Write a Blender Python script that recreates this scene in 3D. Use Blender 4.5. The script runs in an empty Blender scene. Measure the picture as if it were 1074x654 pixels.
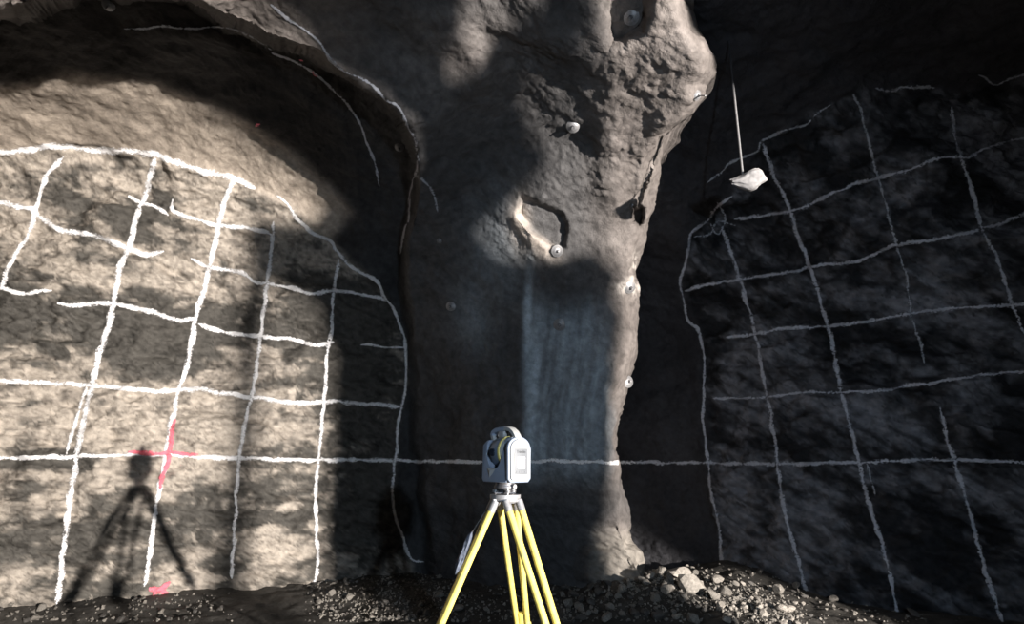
import bpy, bmesh, math, random
import numpy as np
from mathutils import Vector, Matrix, Quaternion
from mathutils.bvhtree import BVHTree

random.seed(7)
rng = np.random.RandomState(11)
SC = bpy.context.scene
COL = SC.collection
EYE = 1.55
F = 560.0
CX, CY = 537.0, 327.0
TH = math.atan(156.0 / F)
CT, ST = math.cos(TH), math.sin(TH)

# ------------------------------------------------------------------ camera
cam_data = bpy.data.cameras.new('camera')
cam_data.sensor_width = 36.0
cam_data.lens = 36.0 * F / 1074.0
cam_data.clip_start = 0.05
cam = bpy.data.objects.new('camera', cam_data)
COL.objects.link(cam)
cam.location = (0, 0, EYE)
cam.rotation_euler = (math.pi / 2 + TH, 0, 0)
SC.camera = cam

# ------------------------------------------------------------------ helpers
def ray(px, py):
    """direction with unit world-Y component for a picture point"""
    x = (px - CX) / F
    y = (CY - py) / F
    Y = CT - ST * y
    Z = ST + CT * y
    return x / Y, 1.0, Z / Y

def at(px, py, Y):
    d = ray(px, py)
    return Vector((d[0] * Y, Y, EYE + d[2] * Y))

def tag(o, label=None, cat=None, group=None, kind=None):
    if label: o['label'] = label
    if cat: o['category'] = cat
    if group: o['group'] = group
    if kind: o['kind'] = kind
    return o

def smooth01(t):
    t = np.clip(t, 0, 1)
    return t * t * (3 - 2 * t)

# vectorised gradient noise -------------------------------------------------
_perm = rng.permutation(256)
_perm = np.concatenate([_perm, _perm, _perm])
_g = rng.normal(size=(256, 3)); _g /= np.linalg.norm(_g, axis=1)[:, None]
def pnoise(P):
    P = np.asarray(P, float)
    I = np.floor(P).astype(int); Fr = P - I; I &= 255
    U = Fr * Fr * Fr * (Fr * (Fr * 6 - 15) + 10)
    out = np.zeros(len(P))
    for dx in (0, 1):
        wx = U[:, 0] if dx else 1 - U[:, 0]
        for dy in (0, 1):
            wy = U[:, 1] if dy else 1 - U[:, 1]
            for dz in (0, 1):
                wz = U[:, 2] if dz else 1 - U[:, 2]
                h = _perm[_perm[_perm[I[:, 0] + dx] + I[:, 1] + dy] + I[:, 2] + dz] % 256
                g = _g[h]
                d = g[:, 0] * (Fr[:, 0] - dx) + g[:, 1] * (Fr[:, 1] - dy) + g[:, 2] * (Fr[:, 2] - dz)
                out += wx * wy * wz * d
    return out * 1.6
def fbm(P, scale, octv=4, gain=.5, off=0.0):
    P = np.asarray(P, float) * scale + off
    a, s, t = 1.0, 0, 0
    for i in range(octv):
        s = s + a * pnoise(P); t += a
        P = P * 2.03 + 17.3; a *= gain
    return s / t
def ridged(P, scale, octv=3, off=0.0):
    P = np.asarray(P, float) * scale + off
    a, s, t = 1.0, 0, 0
    for i in range(octv):
        s = s + a * (1 - np.abs(pnoise(P)) * 2); t += a
        P = P * 2.1 + 9.1; a *= .5
    return s / t
def cells(P, scale, off=0.0):
    """distance to the nearest feature point (facets / pimples) and a cell value"""
    P = np.asarray(P, float) * scale + off
    I = np.floor(P).astype(int); best = np.full(len(P), 9.0); sec = best.copy(); val = np.zeros(len(P))
    for dx in (-1, 0, 1):
        for dy in (-1, 0, 1):
            for dz in (-1, 0, 1):
                J = I + (dx, dy, dz); K = J & 255
                h = _perm[_perm[_perm[K[:, 0]] + K[:, 1]] + K[:, 2]] % 256
                fp = J + (_g[h] * .45 + .5)
                d = np.linalg.norm(fp - P, axis=1)
                closer = d < best
                sec = np.where(closer, best, np.minimum(sec, d))
                val = np.where(closer, h / 255.0, val)
                best = np.where(closer, d, best)
    return best, sec, val

def sdist(px, py, poly):
    """signed distance to a closed polygon, positive inside"""
    px = np.asarray(px, float); py = np.asarray(py, float)
    d = np.full(px.shape, 1e9); ins = np.zeros(px.shape, bool)
    n = len(poly)
    for i in range(n):
        x0, y0 = poly[i]; x1, y1 = poly[(i + 1) % n]
        ex, ey = x1 - x0, y1 - y0
        t = np.clip(((px - x0) * ex + (py - y0) * ey) / (ex * ex + ey * ey + 1e-9), 0, 1)
        d = np.minimum(d, np.hypot(px - x0 - t * ex, py - y0 - t * ey))
        if y0 != y1:
            c = ((y0 > py) != (y1 > py)) & (px < (x1 - x0) * (py - y0) / (y1 - y0) + x0)
            ins ^= c
    return np.where(ins, d, -d)

def tps(ctrl, px, py, lam=1e-4):
    """smooth surface through control points (px, py, Y): planes stay planes"""
    C_ = np.array(ctrl, float); S = 500.0
    X = C_[:, :2] / S; v = 1.0 / C_[:, 2]
    r = np.linalg.norm(X[:, None] - X[None], axis=2)
    K = np.where(r > 0, r * r * np.log(r + 1e-12), 0) + lam * np.eye(len(X))
    Pm = np.hstack([np.ones((len(X), 1)), X])
    A = np.block([[K, Pm], [Pm.T, np.zeros((3, 3))]])
    w = np.linalg.solve(A, np.concatenate([v, np.zeros(3)]))
    sh = np.shape(px)
    q = np.stack([np.ravel(px), np.ravel(py)], 1) / S
    out = w[-3] + w[-2] * q[:, 0] + w[-1] * q[:, 1]
    for i in range(len(X)):
        rr = np.linalg.norm(q - X[i], axis=1)
        out += w[i] * np.where(rr > 0, rr * rr * np.log(rr + 1e-12), 0)
    return 1.0 / np.clip(out, 1 / 16.0, 1 / 2.2).reshape(sh)

def bump(px, py, x, y, rx, ry, rot=0):
    c, s = math.cos(math.radians(rot)), math.sin(math.radians(rot))
    u = ((px - x) * c + (py - y) * s) / rx; v = (-(px - x) * s + (py - y) * c) / ry
    return np.exp(-(u * u + v * v))

# ------------------------------------------------------------------ materials
def mat(name, color, rough=.8, metal=0.0, noise=0.0, nscale=20, bmp=0.0, spec=.5, tr=0.0):
    m = bpy.data.materials.new(name); m.use_nodes = True
    nt = m.node_tree; b = nt.nodes['Principled BSDF']
    b.inputs['Base Color'].default_value = (*color, 1)
    b.inputs['Roughness'].default_value = rough
    b.inputs['Metallic'].default_value = metal
    b.inputs['Specular IOR Level'].default_value = spec
    tc = nt.nodes.new('ShaderNodeTexCoord')
    nz = nt.nodes.new('ShaderNodeTexNoise'); nz.inputs['Scale'].default_value = nscale; nz.inputs['Detail'].default_value = 5
    nt.links.new(tc.outputs['Object'], nz.inputs['Vector'])
    if noise:
        r = nt.nodes.new('ShaderNodeMapRange')
        r.inputs['From Min'].default_value = .3; r.inputs['From Max'].default_value = .7
        r.inputs['To Min'].default_value = 1 - noise; r.inputs['To Max'].default_value = 1 + noise * .5
        nt.links.new(nz.outputs['Fac'], r.inputs['Value'])
        mx = nt.nodes.new('ShaderNodeVectorMath'); mx.operation = 'SCALE'; mx.inputs[0].default_value = color
        nt.links.new(r.outputs['Result'], mx.inputs['Scale'])
        nt.links.new(mx.outputs['Vector'], b.inputs['Base Color'])
    if bmp:
        bp = nt.nodes.new('ShaderNodeBump'); bp.inputs['Strength'].default_value = bmp; bp.inputs['Distance'].default_value = .01
        nt.links.new(nz.outputs['Fac'], bp.inputs['Height']); nt.links.new(bp.outputs['Normal'], b.inputs['Normal'])
    return m

def rock_material():
    m = bpy.data.materials.new('rock'); m.use_nodes = True
    nt = m.node_tree; N = nt.nodes; L = nt.links; b = N['Principled BSDF']
    at_ = N.new('ShaderNodeAttribute'); at_.attribute_name = 'alb'
    rg = N.new('ShaderNodeAttribute'); rg.attribute_name = 'wet'
    tc = N.new('ShaderNodeTexCoord')
    n1 = N.new('ShaderNodeTexNoise'); n1.inputs['Scale'].default_value = 9; n1.inputs['Detail'].default_value = 9; n1.inputs['Roughness'].default_value = .65
    n2 = N.new('ShaderNodeTexNoise'); n2.inputs['Scale'].default_value = 45; n2.inputs['Detail'].default_value = 4
    L.new(tc.outputs['Object'], n1.inputs['Vector']); L.new(tc.outputs['Object'], n2.inputs['Vector'])
    r1 = N.new('ShaderNodeMapRange'); r1.inputs['From Min'].default_value = .35; r1.inputs['From Max'].default_value = .65
    r1.inputs['To Min'].default_value = .72; r1.inputs['To Max'].default_value = 1.22
    L.new(n1.outputs['Fac'], r1.inputs['Value'])
    sc = N.new('ShaderNodeVectorMath'); sc.operation = 'SCALE'
    L.new(at_.outputs['Color'], sc.inputs[0]); L.new(r1.outputs['Result'], sc.inputs['Scale'])
    L.new(sc.outputs['Vector'], b.inputs['Base Color'])
    rr = N.new('ShaderNodeMapRange'); rr.inputs['To Min'].default_value = .85; rr.inputs['To Max'].default_value = .5
    L.new(rg.outputs['Fac'], rr.inputs['Value']); L.new(rr.outputs['Result'], b.inputs['Roughness'])
    b.inputs['Specular IOR Level'].default_value = .3
    ad = N.new('ShaderNodeMath'); ad.operation = 'MULTIPLY_ADD'; ad.inputs[1].default_value = .35
    L.new(n2.outputs['Fac'], ad.inputs[0]); L.new(n1.outputs['Fac'], ad.inputs[2])
    bp = N.new('ShaderNodeBump'); bp.inputs['Strength'].default_value = .7; bp.inputs['Distance'].default_value = .035
    L.new(ad.outputs['Value'], bp.inputs['Height']); L.new(bp.outputs['Normal'], b.inputs['Normal'])
    return m

def paint_material(name, color, cover=.5):
    """sprayed paint: opaque in the middle of the stroke, speckled at its borders"""
    m = bpy.data.materials.new(name); m.use_nodes = True
    nt = m.node_tree; N = nt.nodes; L = nt.links; b = N['Principled BSDF']
    b.inputs['Base Color'].default_value = (*color, 1); b.inputs['Roughness'].default_value = .8
    uv = N.new('ShaderNodeUVMap'); uv.uv_map = 'UVMap'
    sp = N.new('ShaderNodeSeparateXYZ'); L.new(uv.outputs['UV'], sp.inputs[0])
    a = N.new('ShaderNodeMath'); a.operation = 'ABSOLUTE'; L.new(sp.outputs['Y'], a.inputs[0])   # 0 centre .. 1 border
    tc = N.new('ShaderNodeTexCoord')
    n = N.new('ShaderNodeTexNoise'); n.inputs['Scale'].default_value = 38; n.inputs['Detail'].default_value = 5; n.inputs['Roughness'].default_value = .7
    n2 = N.new('ShaderNodeTexNoise'); n2.inputs['Scale'].default_value = 5; n2.inputs['Detail'].default_value = 3
    L.new(tc.outputs['Object'], n.inputs['Vector']); L.new(tc.outputs['Object'], n2.inputs['Vector'])
    s1 = N.new('ShaderNodeMath'); s1.operation = 'MULTIPLY_ADD'; s1.inputs[1].default_value = 4.2
    L.new(n.outputs['Fac'], s1.inputs[0]); s1.inputs[2].default_value = cover - 2.1
    s2 = N.new('ShaderNodeMath'); s2.operation = 'MULTIPLY_ADD'; s2.inputs[1].default_value = 2.0
    L.new(n2.outputs['Fac'], s2.inputs[0]); s2.inputs[2].default_value = -1.0
    ad = N.new('ShaderNodeMath'); L.new(s1.outputs[0], ad.inputs[0]); L.new(s2.outputs[0], ad.inputs[1])
    sb = N.new('ShaderNodeMath'); sb.operation = 'SUBTRACT'; L.new(ad.outputs[0], sb.inputs[0]); L.new(a.outputs[0], sb.inputs[1])
    mr = N.new('ShaderNodeMapRange'); mr.inputs['From Min'].default_value = -.30; mr.inputs['From Max'].default_value = .40
    L.new(sb.outputs[0], mr.inputs['Value'])
    L.new(mr.outputs['Result'], b.inputs['Alpha'])
    return m

M_ROCK = rock_material()
M_PAINT = paint_material('white_paint', (.86, .86, .88), .85)
M_PAINT_DIM = paint_material('dim_white_paint', (.46, .48, .54), .70)  # same white paint, greyed for the weak light where it lies
M_PAINT_FAINT = paint_material('faint_white_paint', (.34, .36, .40), .60)  # the same greying, stronger, for the faintest strokes
M_PINK = paint_material('pink_paint', (.85, .18, .24), .8)
M_STEEL = mat('galvanised_steel', (.30, .30, .31), .5, .45, .25, 60)
M_DARKSTEEL = mat('dark_steel', (.12, .12, .13), .5, .6, .2, 60)

# ------------------------------------------------------------------ rock shell
# outline of the left heading as seen through its arched mouth
MOUTH = [(-500, 14), (0, 9), (25, 8), (42, 0), (100, -7), (150, -9), (196, -4), (240, 24), (285, 44), (330, 58), (362, 80),
         (400, 104), (424, 128), (437, 160), (437, 190), (431, 220), (422, 262), (428, 320), (434, 400), (438, 480), (446, 560), (455, 800), (-500, 800)]
FACE_L = [(-500, 170), (0, 159), (62, 153), (158, 161), (245, 186), (303, 213), (350, 254), (400, 300), (422, 345), (428, 400),
          (420, 440), (416, 500), (418, 550), (434, 592), (440, 800), (-500, 800)]
FACE_R = [(762, 208), (725, 245), (715, 300), (735, 350), (739, 440), (744, 500), (756, 600), (765, 800), (1500, 800), (1500, 20), (1074, 78),
          (1000, 92), (900, 96), (860, 116), (800, 148)]
SIL = [(712, -260), (706, -100), (712, -40), (722, 0), (730, 30), (741, 46), (749, 60), (749, 76), (738, 86), (735, 103), (724, 122), (703, 140),
       (693, 168), (688, 200), (684, 225), (678, 248), (671, 268), (669, 284), (672, 304), (669, 340), (665, 372), (660, 400), (652, 428),
       (648, 450), (652, 480), (660, 520), (665, 545), (673, 570), (690, 600), (712, 640), (735, 700), (770, 800)]

ctrl_in = [(-300, 480, 5.7), (-150, 480, 6.1), (0, 480, 6.7), (120, 480, 7.2), (250, 480, 7.9), (340, 480, 8.5), (425, 480, 9.2), (520, 480, 9.9),
           (-300, 650, 5.6), (0, 650, 6.6), (120, 650, 7.1), (250, 650, 7.8), (425, 650, 9.0), (520, 650, 9.8), (0, 800, 6.5), (250, 800, 7.7), (500, 800, 9.4), (-300, 800, 5.5),
           (0, 320, 6.7), (120, 320, 7.2), (250, 320, 7.9), (340, 320, 8.4), (425, 350, 9.1), (-300, 320, 5.7),
           (0, 235, 6.5), (120, 235, 7.0), (250, 240, 7.6), (330, 260, 8.2),
           (-300, 160, 5.6), (0, 162, 6.3), (120, 165, 6.7), (250, 190, 7.3), (350, 258, 8.3), (400, 305, 8.8),
           (-300, 95, 4.9), (0, 95, 5.4), (120, 95, 5.6), (240, 140, 6.5), (350, 215, 7.8),
           (-300, 0, 4.2), (0, 0, 4.35), (150, 0, 4.5), (250, 60, 5.3), (330, 130, 6.4), (390, 200, 7.6), (410, 262, 8.5),
           (350, 60, 5.3), (450, 150, 6.6), (470, 300, 8.6), (-300, -200, 3.1), (0, -200, 3.2), (250, -200, 3.3), (470, -100, 3.9)]
ctrl_out = [(-300, 8, 4.0), (-100, 12, 3.70), (10, 4, 3.44), (50, -2, 3.31), (110, -6, 3.22), (160, -8, 3.20), (200, -3, 3.35), (240, 18, 3.78), (285, 40, 4.06), (330, 52, 4.22), (362, 74, 4.48), (400, 98, 4.72), (424, 122, 4.95), (437, 160, 5.5), (440, 210, 6.4), (440, 265, 7.4),
            (445, 330, 8.2), (450, 400, 8.7), (450, 480, 8.8), (455, 560, 8.8), (460, 700, 8.7),
            (-300, -200, 2.7), (0, -200, 2.75), (250, -200, 2.8), (537, -200, 2.9), (700, -200, 3.0),
            (430, 0, 3.95), (500, 60, 4.55), (537, 0, 3.95), (537, 100, 5.15), (500, 140, 5.6), (500, 200, 6.45), (500, 300, 7.6), (500, 400, 8.0), (500, 480, 8.1), (500, 600, 8.2),
            (600, 130, 5.5), (600, 50, 4.35), (700, 50, 4.15), (735, 60, 4.2), (715, 0, 3.75), (640, 0, 3.8), (690, 130, 5.1), (640, 200, 6.2), (560, 210, 6.3), (670, 230, 6.55),
            (600, 300, 7.1), (560, 300, 7.25), (655, 300, 7.1), (600, 400, 7.55), (650, 400, 7.4), (560, 400, 7.7), (645, 480, 7.5), (590, 480, 7.65), (600, 560, 7.8), (655, 560, 7.6),
            (690, 600, 7.3), (600, 650, 7.7), (700, 650, 7.0), (600, 800, 7.6), (740, 750, 6.8), (460, 800, 8.5)]
ctrl_r = [(755, 480, 8.8), (850, 480, 7.8), (990, 480, 7.0), (1074, 480, 6.6), (1330, 480, 5.7),
          (755, 600, 8.7), (850, 620, 7.7), (990, 640, 6.9), (1074, 650, 6.5), (1330, 650, 5.6), (760, 800, 8.5), (990, 800, 6.8), (1330, 800, 5.5),
          (755, 350, 8.7), (850, 350, 7.8), (990, 350, 7.0), (1074, 350, 6.6), (1330, 350, 5.7),
          (770, 240, 8.0), (850, 240, 7.3), (990, 240, 6.5), (1074, 240, 6.2), (1330, 240, 5.4),
          (800, 155, 6.7), (870, 120, 6.0), (990, 95, 5.8), (990, 165, 6.1), (1074, 82, 5.6), (1330, 60, 5.0),
          (900, 50, 5.1), (900, 0, 4.4), (1074, 0, 4.25), (1330, 0, 4.1), (760, 110, 6.0), (760, 50, 5.1), (740, 0, 4.5),
          (700, 300, 8.9), (700, 450, 9.4), (700, 600, 9.2), (690, 200, 7.4), (650, 400, 9.8), (600, 400, 10.2), (600, 700, 10.0), (640, 0, 4.7), (650, 150, 7.0),
          (720, 250, 7.9), (725, 400, 9.1), (735, 520, 9.1), (600, -200, 3.4), (900, -200, 3.2), (1330, -200, 3.0)]

PIT = [(545, 203), (560, 207), (590, 222), (597, 235), (594, 262), (580, 262), (560, 248), (541, 226)]

def world_from(px, py, Y):
    x = (px - CX) / F; y = (CY - py) / F
    dy = CT - ST * y; dz = ST + CT * y
    return np.stack([x / dy * Y, Y, EYE + dz / dy * Y], -1)

def grid_normals(P):
    du = np.gradient(P, axis=1); dv = np.gradient(P, axis=0)
    n = np.cross(du, dv)
    n /= np.linalg.norm(n, axis=2)[..., None] + 1e-9
    return n                                             # towards the viewer (checked below)

def relief(P, px, py, face):
    """real relief in metres; face = 1 on broken rock, 0 on sprayed concrete"""
    q = P.reshape(-1, 3); f = face.ravel()
    big = fbm(q, .55, 3) * (.12 + .12 * f)
    # sheared, blocky broken rock
    sk = q @ np.array([[1, .15, .25], [0, 1, .1], [-.35, 0, 2.1]])
    c1, c2, cv = cells(sk, .9, 3.1)
    blocks = (cv - .5) * .16 * smooth01((c2 - c1) * 5)
    c1b, c2b, cvb = cells(sk + fbm(q, 2., 2)[:, None] * .2, 2.6, 7.7)
    small = (cvb - .5) * .07 * smooth01((c2b - c1b) * 4)
    rk = blocks + small + fbm(sk, 3.5, 4, .55) * .12
    # sprayed concrete: soft swells and pimples
    p1, p2, pv = cells(q + fbm(q, 6, 2)[:, None] * .03, 19.0)
    coarse = smooth01((fbm(q, .9, 2, off=31.) + .08) * 4)
    pim = (smooth01(1 - p1 * 1.25) - .4) * (.006 + .016 * coarse)
    sp = fbm(q, 1.5, 3, off=5.) * .11 + fbm(q, 5., 3) * .03 + fbm(q, 15., 2) * .014 + pim
    return (big + f * rk + (1 - f) * sp).reshape(px.shape)

NV = 470
def build_layer(side):
    v = np.linspace(0, 1, NV)
    rows = -230 + v * (770 + 230)
    if side == 'L':
        NU = 500
        s = np.interp(rows, [p[1] for p in SIL], [p[0] for p in SIL])
        u = np.linspace(0, 1, NU)
        px = -260 + u[None] * (s[:, None] + 260)
        py = np.repeat(rows[:, None], NU, 1)
        Yin = tps(ctrl_in, px, py); Yout = tps(ctrl_out, px, py)
        sd = sdist(px, py, MOUTH) + fbm(np.stack([px.ravel(), py.ravel(), 0 * px.ravel()], 1), .02, 3).reshape(px.shape) * 6
        k = smooth01((sd + 5) / 12)
        w = 1 / Yout * (1 - k) + 1 / Yin * k
        # the roof drops in steps towards the junction: two spalled ledges
        Y = 1 / w
        face = smooth01((sdist(px, py, FACE_L) + 4) / 10)
        # rounded silhouette edge of the rock nose
        e = s[:, None] - px
        Y = Y + .55 * np.clip(1 - e / 22, 0, 1) ** 2.4
        pit = smooth01((sdist(px, py, PIT) + 1) / 6)
        Y = Y + .13 * pit - .10 * bump(px, py, 552, 243, 26, 9, 42)
        # ledges and swells of the roof and nose
        Y = Y - .07 * bump(px, py, 492, 62, 18, 34, -35) - .10 * bump(px, py, 640, 175, 16, 60, -5) - .03 * bump(px, py, 730, 70, 22, 28)
        Y = Y + .08 * bump(px, py, 560, 60, 60, 18, 30) + .06 * bump(px, py, 440, 60, 60, 14, 40)
        Y = Y + .10 * bump(px, py, 690, 12, 60, 22, -20) * 0
        Y = Y + .20 * smooth01((sdist(px, py, [(630, -60), (683, -60), (684, 18), (676, 33), (655, 46), (640, 48), (632, 30)]) + 5) / 13)
        # crack and little hole beside the nose
        crack = np.full(px.shape, 1e9)
        cr = [(694, 146), (688, 162), (683, 178), (676, 192), (671, 205), (668, 217)]
        for i in range(len(cr) - 1):
            crack = np.minimum(crack, -sdist(px, py, [cr[i], cr[i + 1], (cr[i + 1][0] + .5, cr[i + 1][1]), (cr[i][0] + .5, cr[i][1])]))
        Y = Y + .14 * smooth01((2.6 - crack) / 2.4)
        hole = smooth01((sdist(px, py, [(662, 214), (667, 218), (676, 216), (674, 235), (670, 238), (662, 233)]) + 1) / 2.5)
        Y = Y + .32 * hole
    else:
        NU = 350
        px = np.repeat(np.linspace(570, 1340, NU)[None], NV, 0)
        py = np.repeat(rows[:, None], NU, 1)
        Y = tps(ctrl_r, px, py)
        face = smooth01((sdist(px, py, FACE_R) + 4) / 10)
        crack = hole = pit = np.zeros(px.shape); crack = crack + 99
    P = world_from(px, py, Y)
    n = grid_normals(P)
    fl = np.sign(np.sum(n * (np.array([0, 0, EYE]) - P), axis=2)); n *= fl[..., None]
    foot = smooth01((py - 540) / 20) * smooth01((px - 600) / 20) if side == 'L' else 0
    r = relief(P, px, py, np.maximum(face, foot) if side == 'L' else face)
    amp = 1.0 if side == 'L' else 1.15
    P = P + n * (r * amp)[..., None]
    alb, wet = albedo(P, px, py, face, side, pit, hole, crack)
    if side == 'L':
        # the nose wraps round and runs back behind itself
        back = []
        last = P[:, -1]; pr = P[:, -2]
        for kk in range(1, 26):
            t = kk / 25
            ang = t * 1.35
            off = np.stack([.18 * np.sin(ang * 1.2) * np.ones(NV) - 1.0 * t ** 2, 4.2 * t ** 1.3 * np.ones(NV), np.zeros(NV)], 1)
            q = last + off
            q = q + (fbm(q, 1.3, 4) * .25 * min(1, t * 4))[:, None] * np.array([1, 0, 0])
            back.append(q)
        B = np.stack(back, 1)
        P = np.concatenate([P, B], 1)
        nb = B.shape[1]
        alb = np.concatenate([alb, np.repeat(alb[:, -1:], nb, 1)], 1); wet = np.concatenate([wet, np.repeat(wet[:, -1:], nb, 1)], 1)
        face = np.concatenate([face, np.zeros((NV, nb))], 1)
        px = np.concatenate([px, px[:, -1:] + np.arange(1, nb + 1)[None]], 1); py = np.concatenate([py, np.repeat(py[:, -1:], nb, 1)], 1)
    return P, alb, wet, face, px, py

def albedo(P, px, py, face, side, pit, hole, crack):
    q = P.reshape(-1, 3); sh = px.shape
    R = lambda a: a.reshape(sh)
    sk = q @ (np.array([[1, .1, .45], [0, 1, .1], [-.5, 0, 3.2]]) if side == 'L' else np.array([[1.1, .1, .9], [0, 1, .1], [.9, 0, 1.5]]))
    n1 = R(fbm(q, .8, 5, .6)); n2 = R(fbm(sk, 1.6, 5, .62, 4.)); n3 = R(fbm(q, 7., 3, .6, 8.))
    c1, c2, cv = cells(sk + fbm(q, 2.5, 3)[:, None] * .35, 2.0, 5.0)
    vein = R(smooth01((.06 - (c2 - c1)) / .06)); cv = R(cv)
    n4 = R(fbm(q + fbm(q, 3, 3)[:, None] * .3, 2.2, 4, .6, 40.))
    if side == 'L':
        pale = np.array([.46, .41, .355]); dark = np.array([.085, .080, .072])
        # bands of darker rock; shade in the cracks at the right end painted in
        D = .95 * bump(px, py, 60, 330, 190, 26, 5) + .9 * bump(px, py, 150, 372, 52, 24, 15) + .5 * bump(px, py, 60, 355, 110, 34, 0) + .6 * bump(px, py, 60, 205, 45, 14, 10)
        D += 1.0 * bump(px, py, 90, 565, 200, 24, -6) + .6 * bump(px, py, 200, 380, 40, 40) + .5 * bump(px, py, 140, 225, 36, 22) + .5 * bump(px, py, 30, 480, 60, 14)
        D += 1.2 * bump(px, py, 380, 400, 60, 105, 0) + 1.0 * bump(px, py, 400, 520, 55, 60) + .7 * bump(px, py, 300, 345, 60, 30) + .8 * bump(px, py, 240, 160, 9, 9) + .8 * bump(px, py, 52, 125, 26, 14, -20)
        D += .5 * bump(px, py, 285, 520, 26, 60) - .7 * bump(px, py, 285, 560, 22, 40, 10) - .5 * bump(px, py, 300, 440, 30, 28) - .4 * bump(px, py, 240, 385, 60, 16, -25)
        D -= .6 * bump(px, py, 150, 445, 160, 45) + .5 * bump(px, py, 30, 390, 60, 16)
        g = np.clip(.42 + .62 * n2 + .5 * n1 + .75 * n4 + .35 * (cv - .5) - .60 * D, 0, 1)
        g = smooth01((g - .10) / .46) * .8 + .2 * g
        rockc = dark + (pale - dark) * g[..., None]
        rockc = rockc * (1 - .45 * vein[..., None] * (n1[..., None] > -.1))
        cr1 = R(ridged(sk + fbm(q, 1.5, 3)[:, None] * .3, 1.3, 3, 21.)); cr2 = R(ridged(sk + fbm(q, 2.5, 3)[:, None] * .25, 3.2, 3, 61.))
        n5 = R(fbm(sk, 6.5, 3, .6, 33.))
        ck = np.clip(smooth01((cr1 - .62) / .22) * smooth01(n4 * 3 + .4) + .55 * smooth01((cr2 - .60) / .25) * smooth01(n1 * 3 + .6), 0, 1)
        rockc = rockc * (1 - .50 * ck[..., None]) * (1 + .40 * n5[..., None])
        # sprayed concrete: warm grey near the nose and over the left heading, darker in the middle and along the bottom
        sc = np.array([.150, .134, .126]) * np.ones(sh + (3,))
        over = smooth01((sdist(px, py, [(-500, 70), (0, 88), (70, 74), (160, 90), (255, 122), (318, 168), (372, 222), (340, 260), (250, 200), (0, 175), (-500, 180)]) + 8) / 16)  # pale rock patch, its upper border drawn along the lit edge
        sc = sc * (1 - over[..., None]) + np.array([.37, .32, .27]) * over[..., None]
        roof_shade = smooth01((sdist(px, py, MOUTH) + 4) / 10) * (1 - over)
        sc = sc * (1 - .82 * roof_shade[..., None])  # shade of the unlit heading roof put into the concrete colour
        darken = np.clip(smooth01((px - 330) / 90) * (1 - smooth01((px - 600) / 60)), 0, 1)
        darken = np.maximum(darken * .8, smooth01((py - 480) / 60) * (px > 380) * (1 - bump(px, py, 655, 570, 26, 46)))
        darken *= 1 - .7 * bump(px, py, 480, 55, 80, 50)
        sc = sc * (1 - darken[..., None]) + np.array([.060, .062, .066]) * darken[..., None]
        sc = sc * (1 + .5 * n1 + .45 * n3 + .3 * n4)[..., None]
        # pale lime runs down the front of the pillar (minerals washed out of the concrete)
        xs = px + 10 * np.sin(py / 60.)
        st = np.stack([xs.ravel() * .065, py.ravel() * .006, 0 * xs.ravel()], 1)
        runs = smooth01((fbm(st, 1., 4, .75).reshape(sh) + .45) * 1.1)
        win = smooth01((py - 300 + .25 * np.abs(px - 600)) / 55) * (1 - smooth01((py - 470) / 50)) * smooth01((px - 545) / 12) * (1 - smooth01((px - 622) / 26))
        rim = .9 * bump(px, py, 553, 335, 4, 50, 3) + .5 * bump(px, py, 559, 420, 6, 60)
        k = np.clip(win * (.30 + .55 * runs + .3 * n1) + rim + .35 * bump(px, py, 495, 335, 18, 34, -14) + .25 * bump(px, py, 520, 260, 30, 60), 0, 1)[..., None]
        sc = sc * (1 - k) + np.array([.42, .50, .57]) * k
        edge = np.clip(bump(px, py, 545, 232, 10, 24, 0) + bump(px, py, 566, 257, 24, 7, 40), 0, 1)[..., None]
        sc = sc * (1 - edge) + np.array([.5, .44, .39]) * edge
        dr = np.clip(bump(px, py, 662, 300, 14, 8) + bump(px, py, 664, 280, 4, 14), 0, 1)[..., None] * smooth01(n3 * 4 + .5)[..., None]
        sc = sc * (1 - dr) + np.array([.6, .56, .52]) * dr
        sc = sc * (1 - .7 * hole[..., None])
        low = smooth01((py - 545) / 25) * smooth01((px - 610) / 20)
        sc = sc * (1 - low[..., None]) + (np.array([.25, .23, .205]) * (1 + .5 * n4 + .4 * n3)[..., None]) * low[..., None]
    else:
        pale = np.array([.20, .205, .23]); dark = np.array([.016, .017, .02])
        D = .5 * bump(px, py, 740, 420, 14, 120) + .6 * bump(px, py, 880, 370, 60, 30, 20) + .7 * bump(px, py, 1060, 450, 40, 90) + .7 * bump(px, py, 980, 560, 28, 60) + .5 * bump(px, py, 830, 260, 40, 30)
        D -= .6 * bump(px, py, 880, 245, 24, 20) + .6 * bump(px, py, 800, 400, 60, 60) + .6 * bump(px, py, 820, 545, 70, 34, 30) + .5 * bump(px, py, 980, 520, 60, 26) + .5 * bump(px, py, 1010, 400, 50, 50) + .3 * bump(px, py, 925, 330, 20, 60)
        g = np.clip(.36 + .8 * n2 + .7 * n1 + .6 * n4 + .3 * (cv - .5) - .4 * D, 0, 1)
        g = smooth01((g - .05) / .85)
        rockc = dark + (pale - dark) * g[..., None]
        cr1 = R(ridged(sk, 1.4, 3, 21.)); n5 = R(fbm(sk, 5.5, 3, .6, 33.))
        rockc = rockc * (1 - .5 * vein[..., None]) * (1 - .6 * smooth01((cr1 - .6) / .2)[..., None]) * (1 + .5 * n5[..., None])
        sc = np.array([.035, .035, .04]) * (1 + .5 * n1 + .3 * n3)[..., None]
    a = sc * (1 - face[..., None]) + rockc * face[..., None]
    a = a * (1 - .35 * np.clip(n3, 0, 1))[..., None]
    wet = np.clip(.25 + n1, 0, 1)
    return np.clip(a, .006, .8), wet

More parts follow.
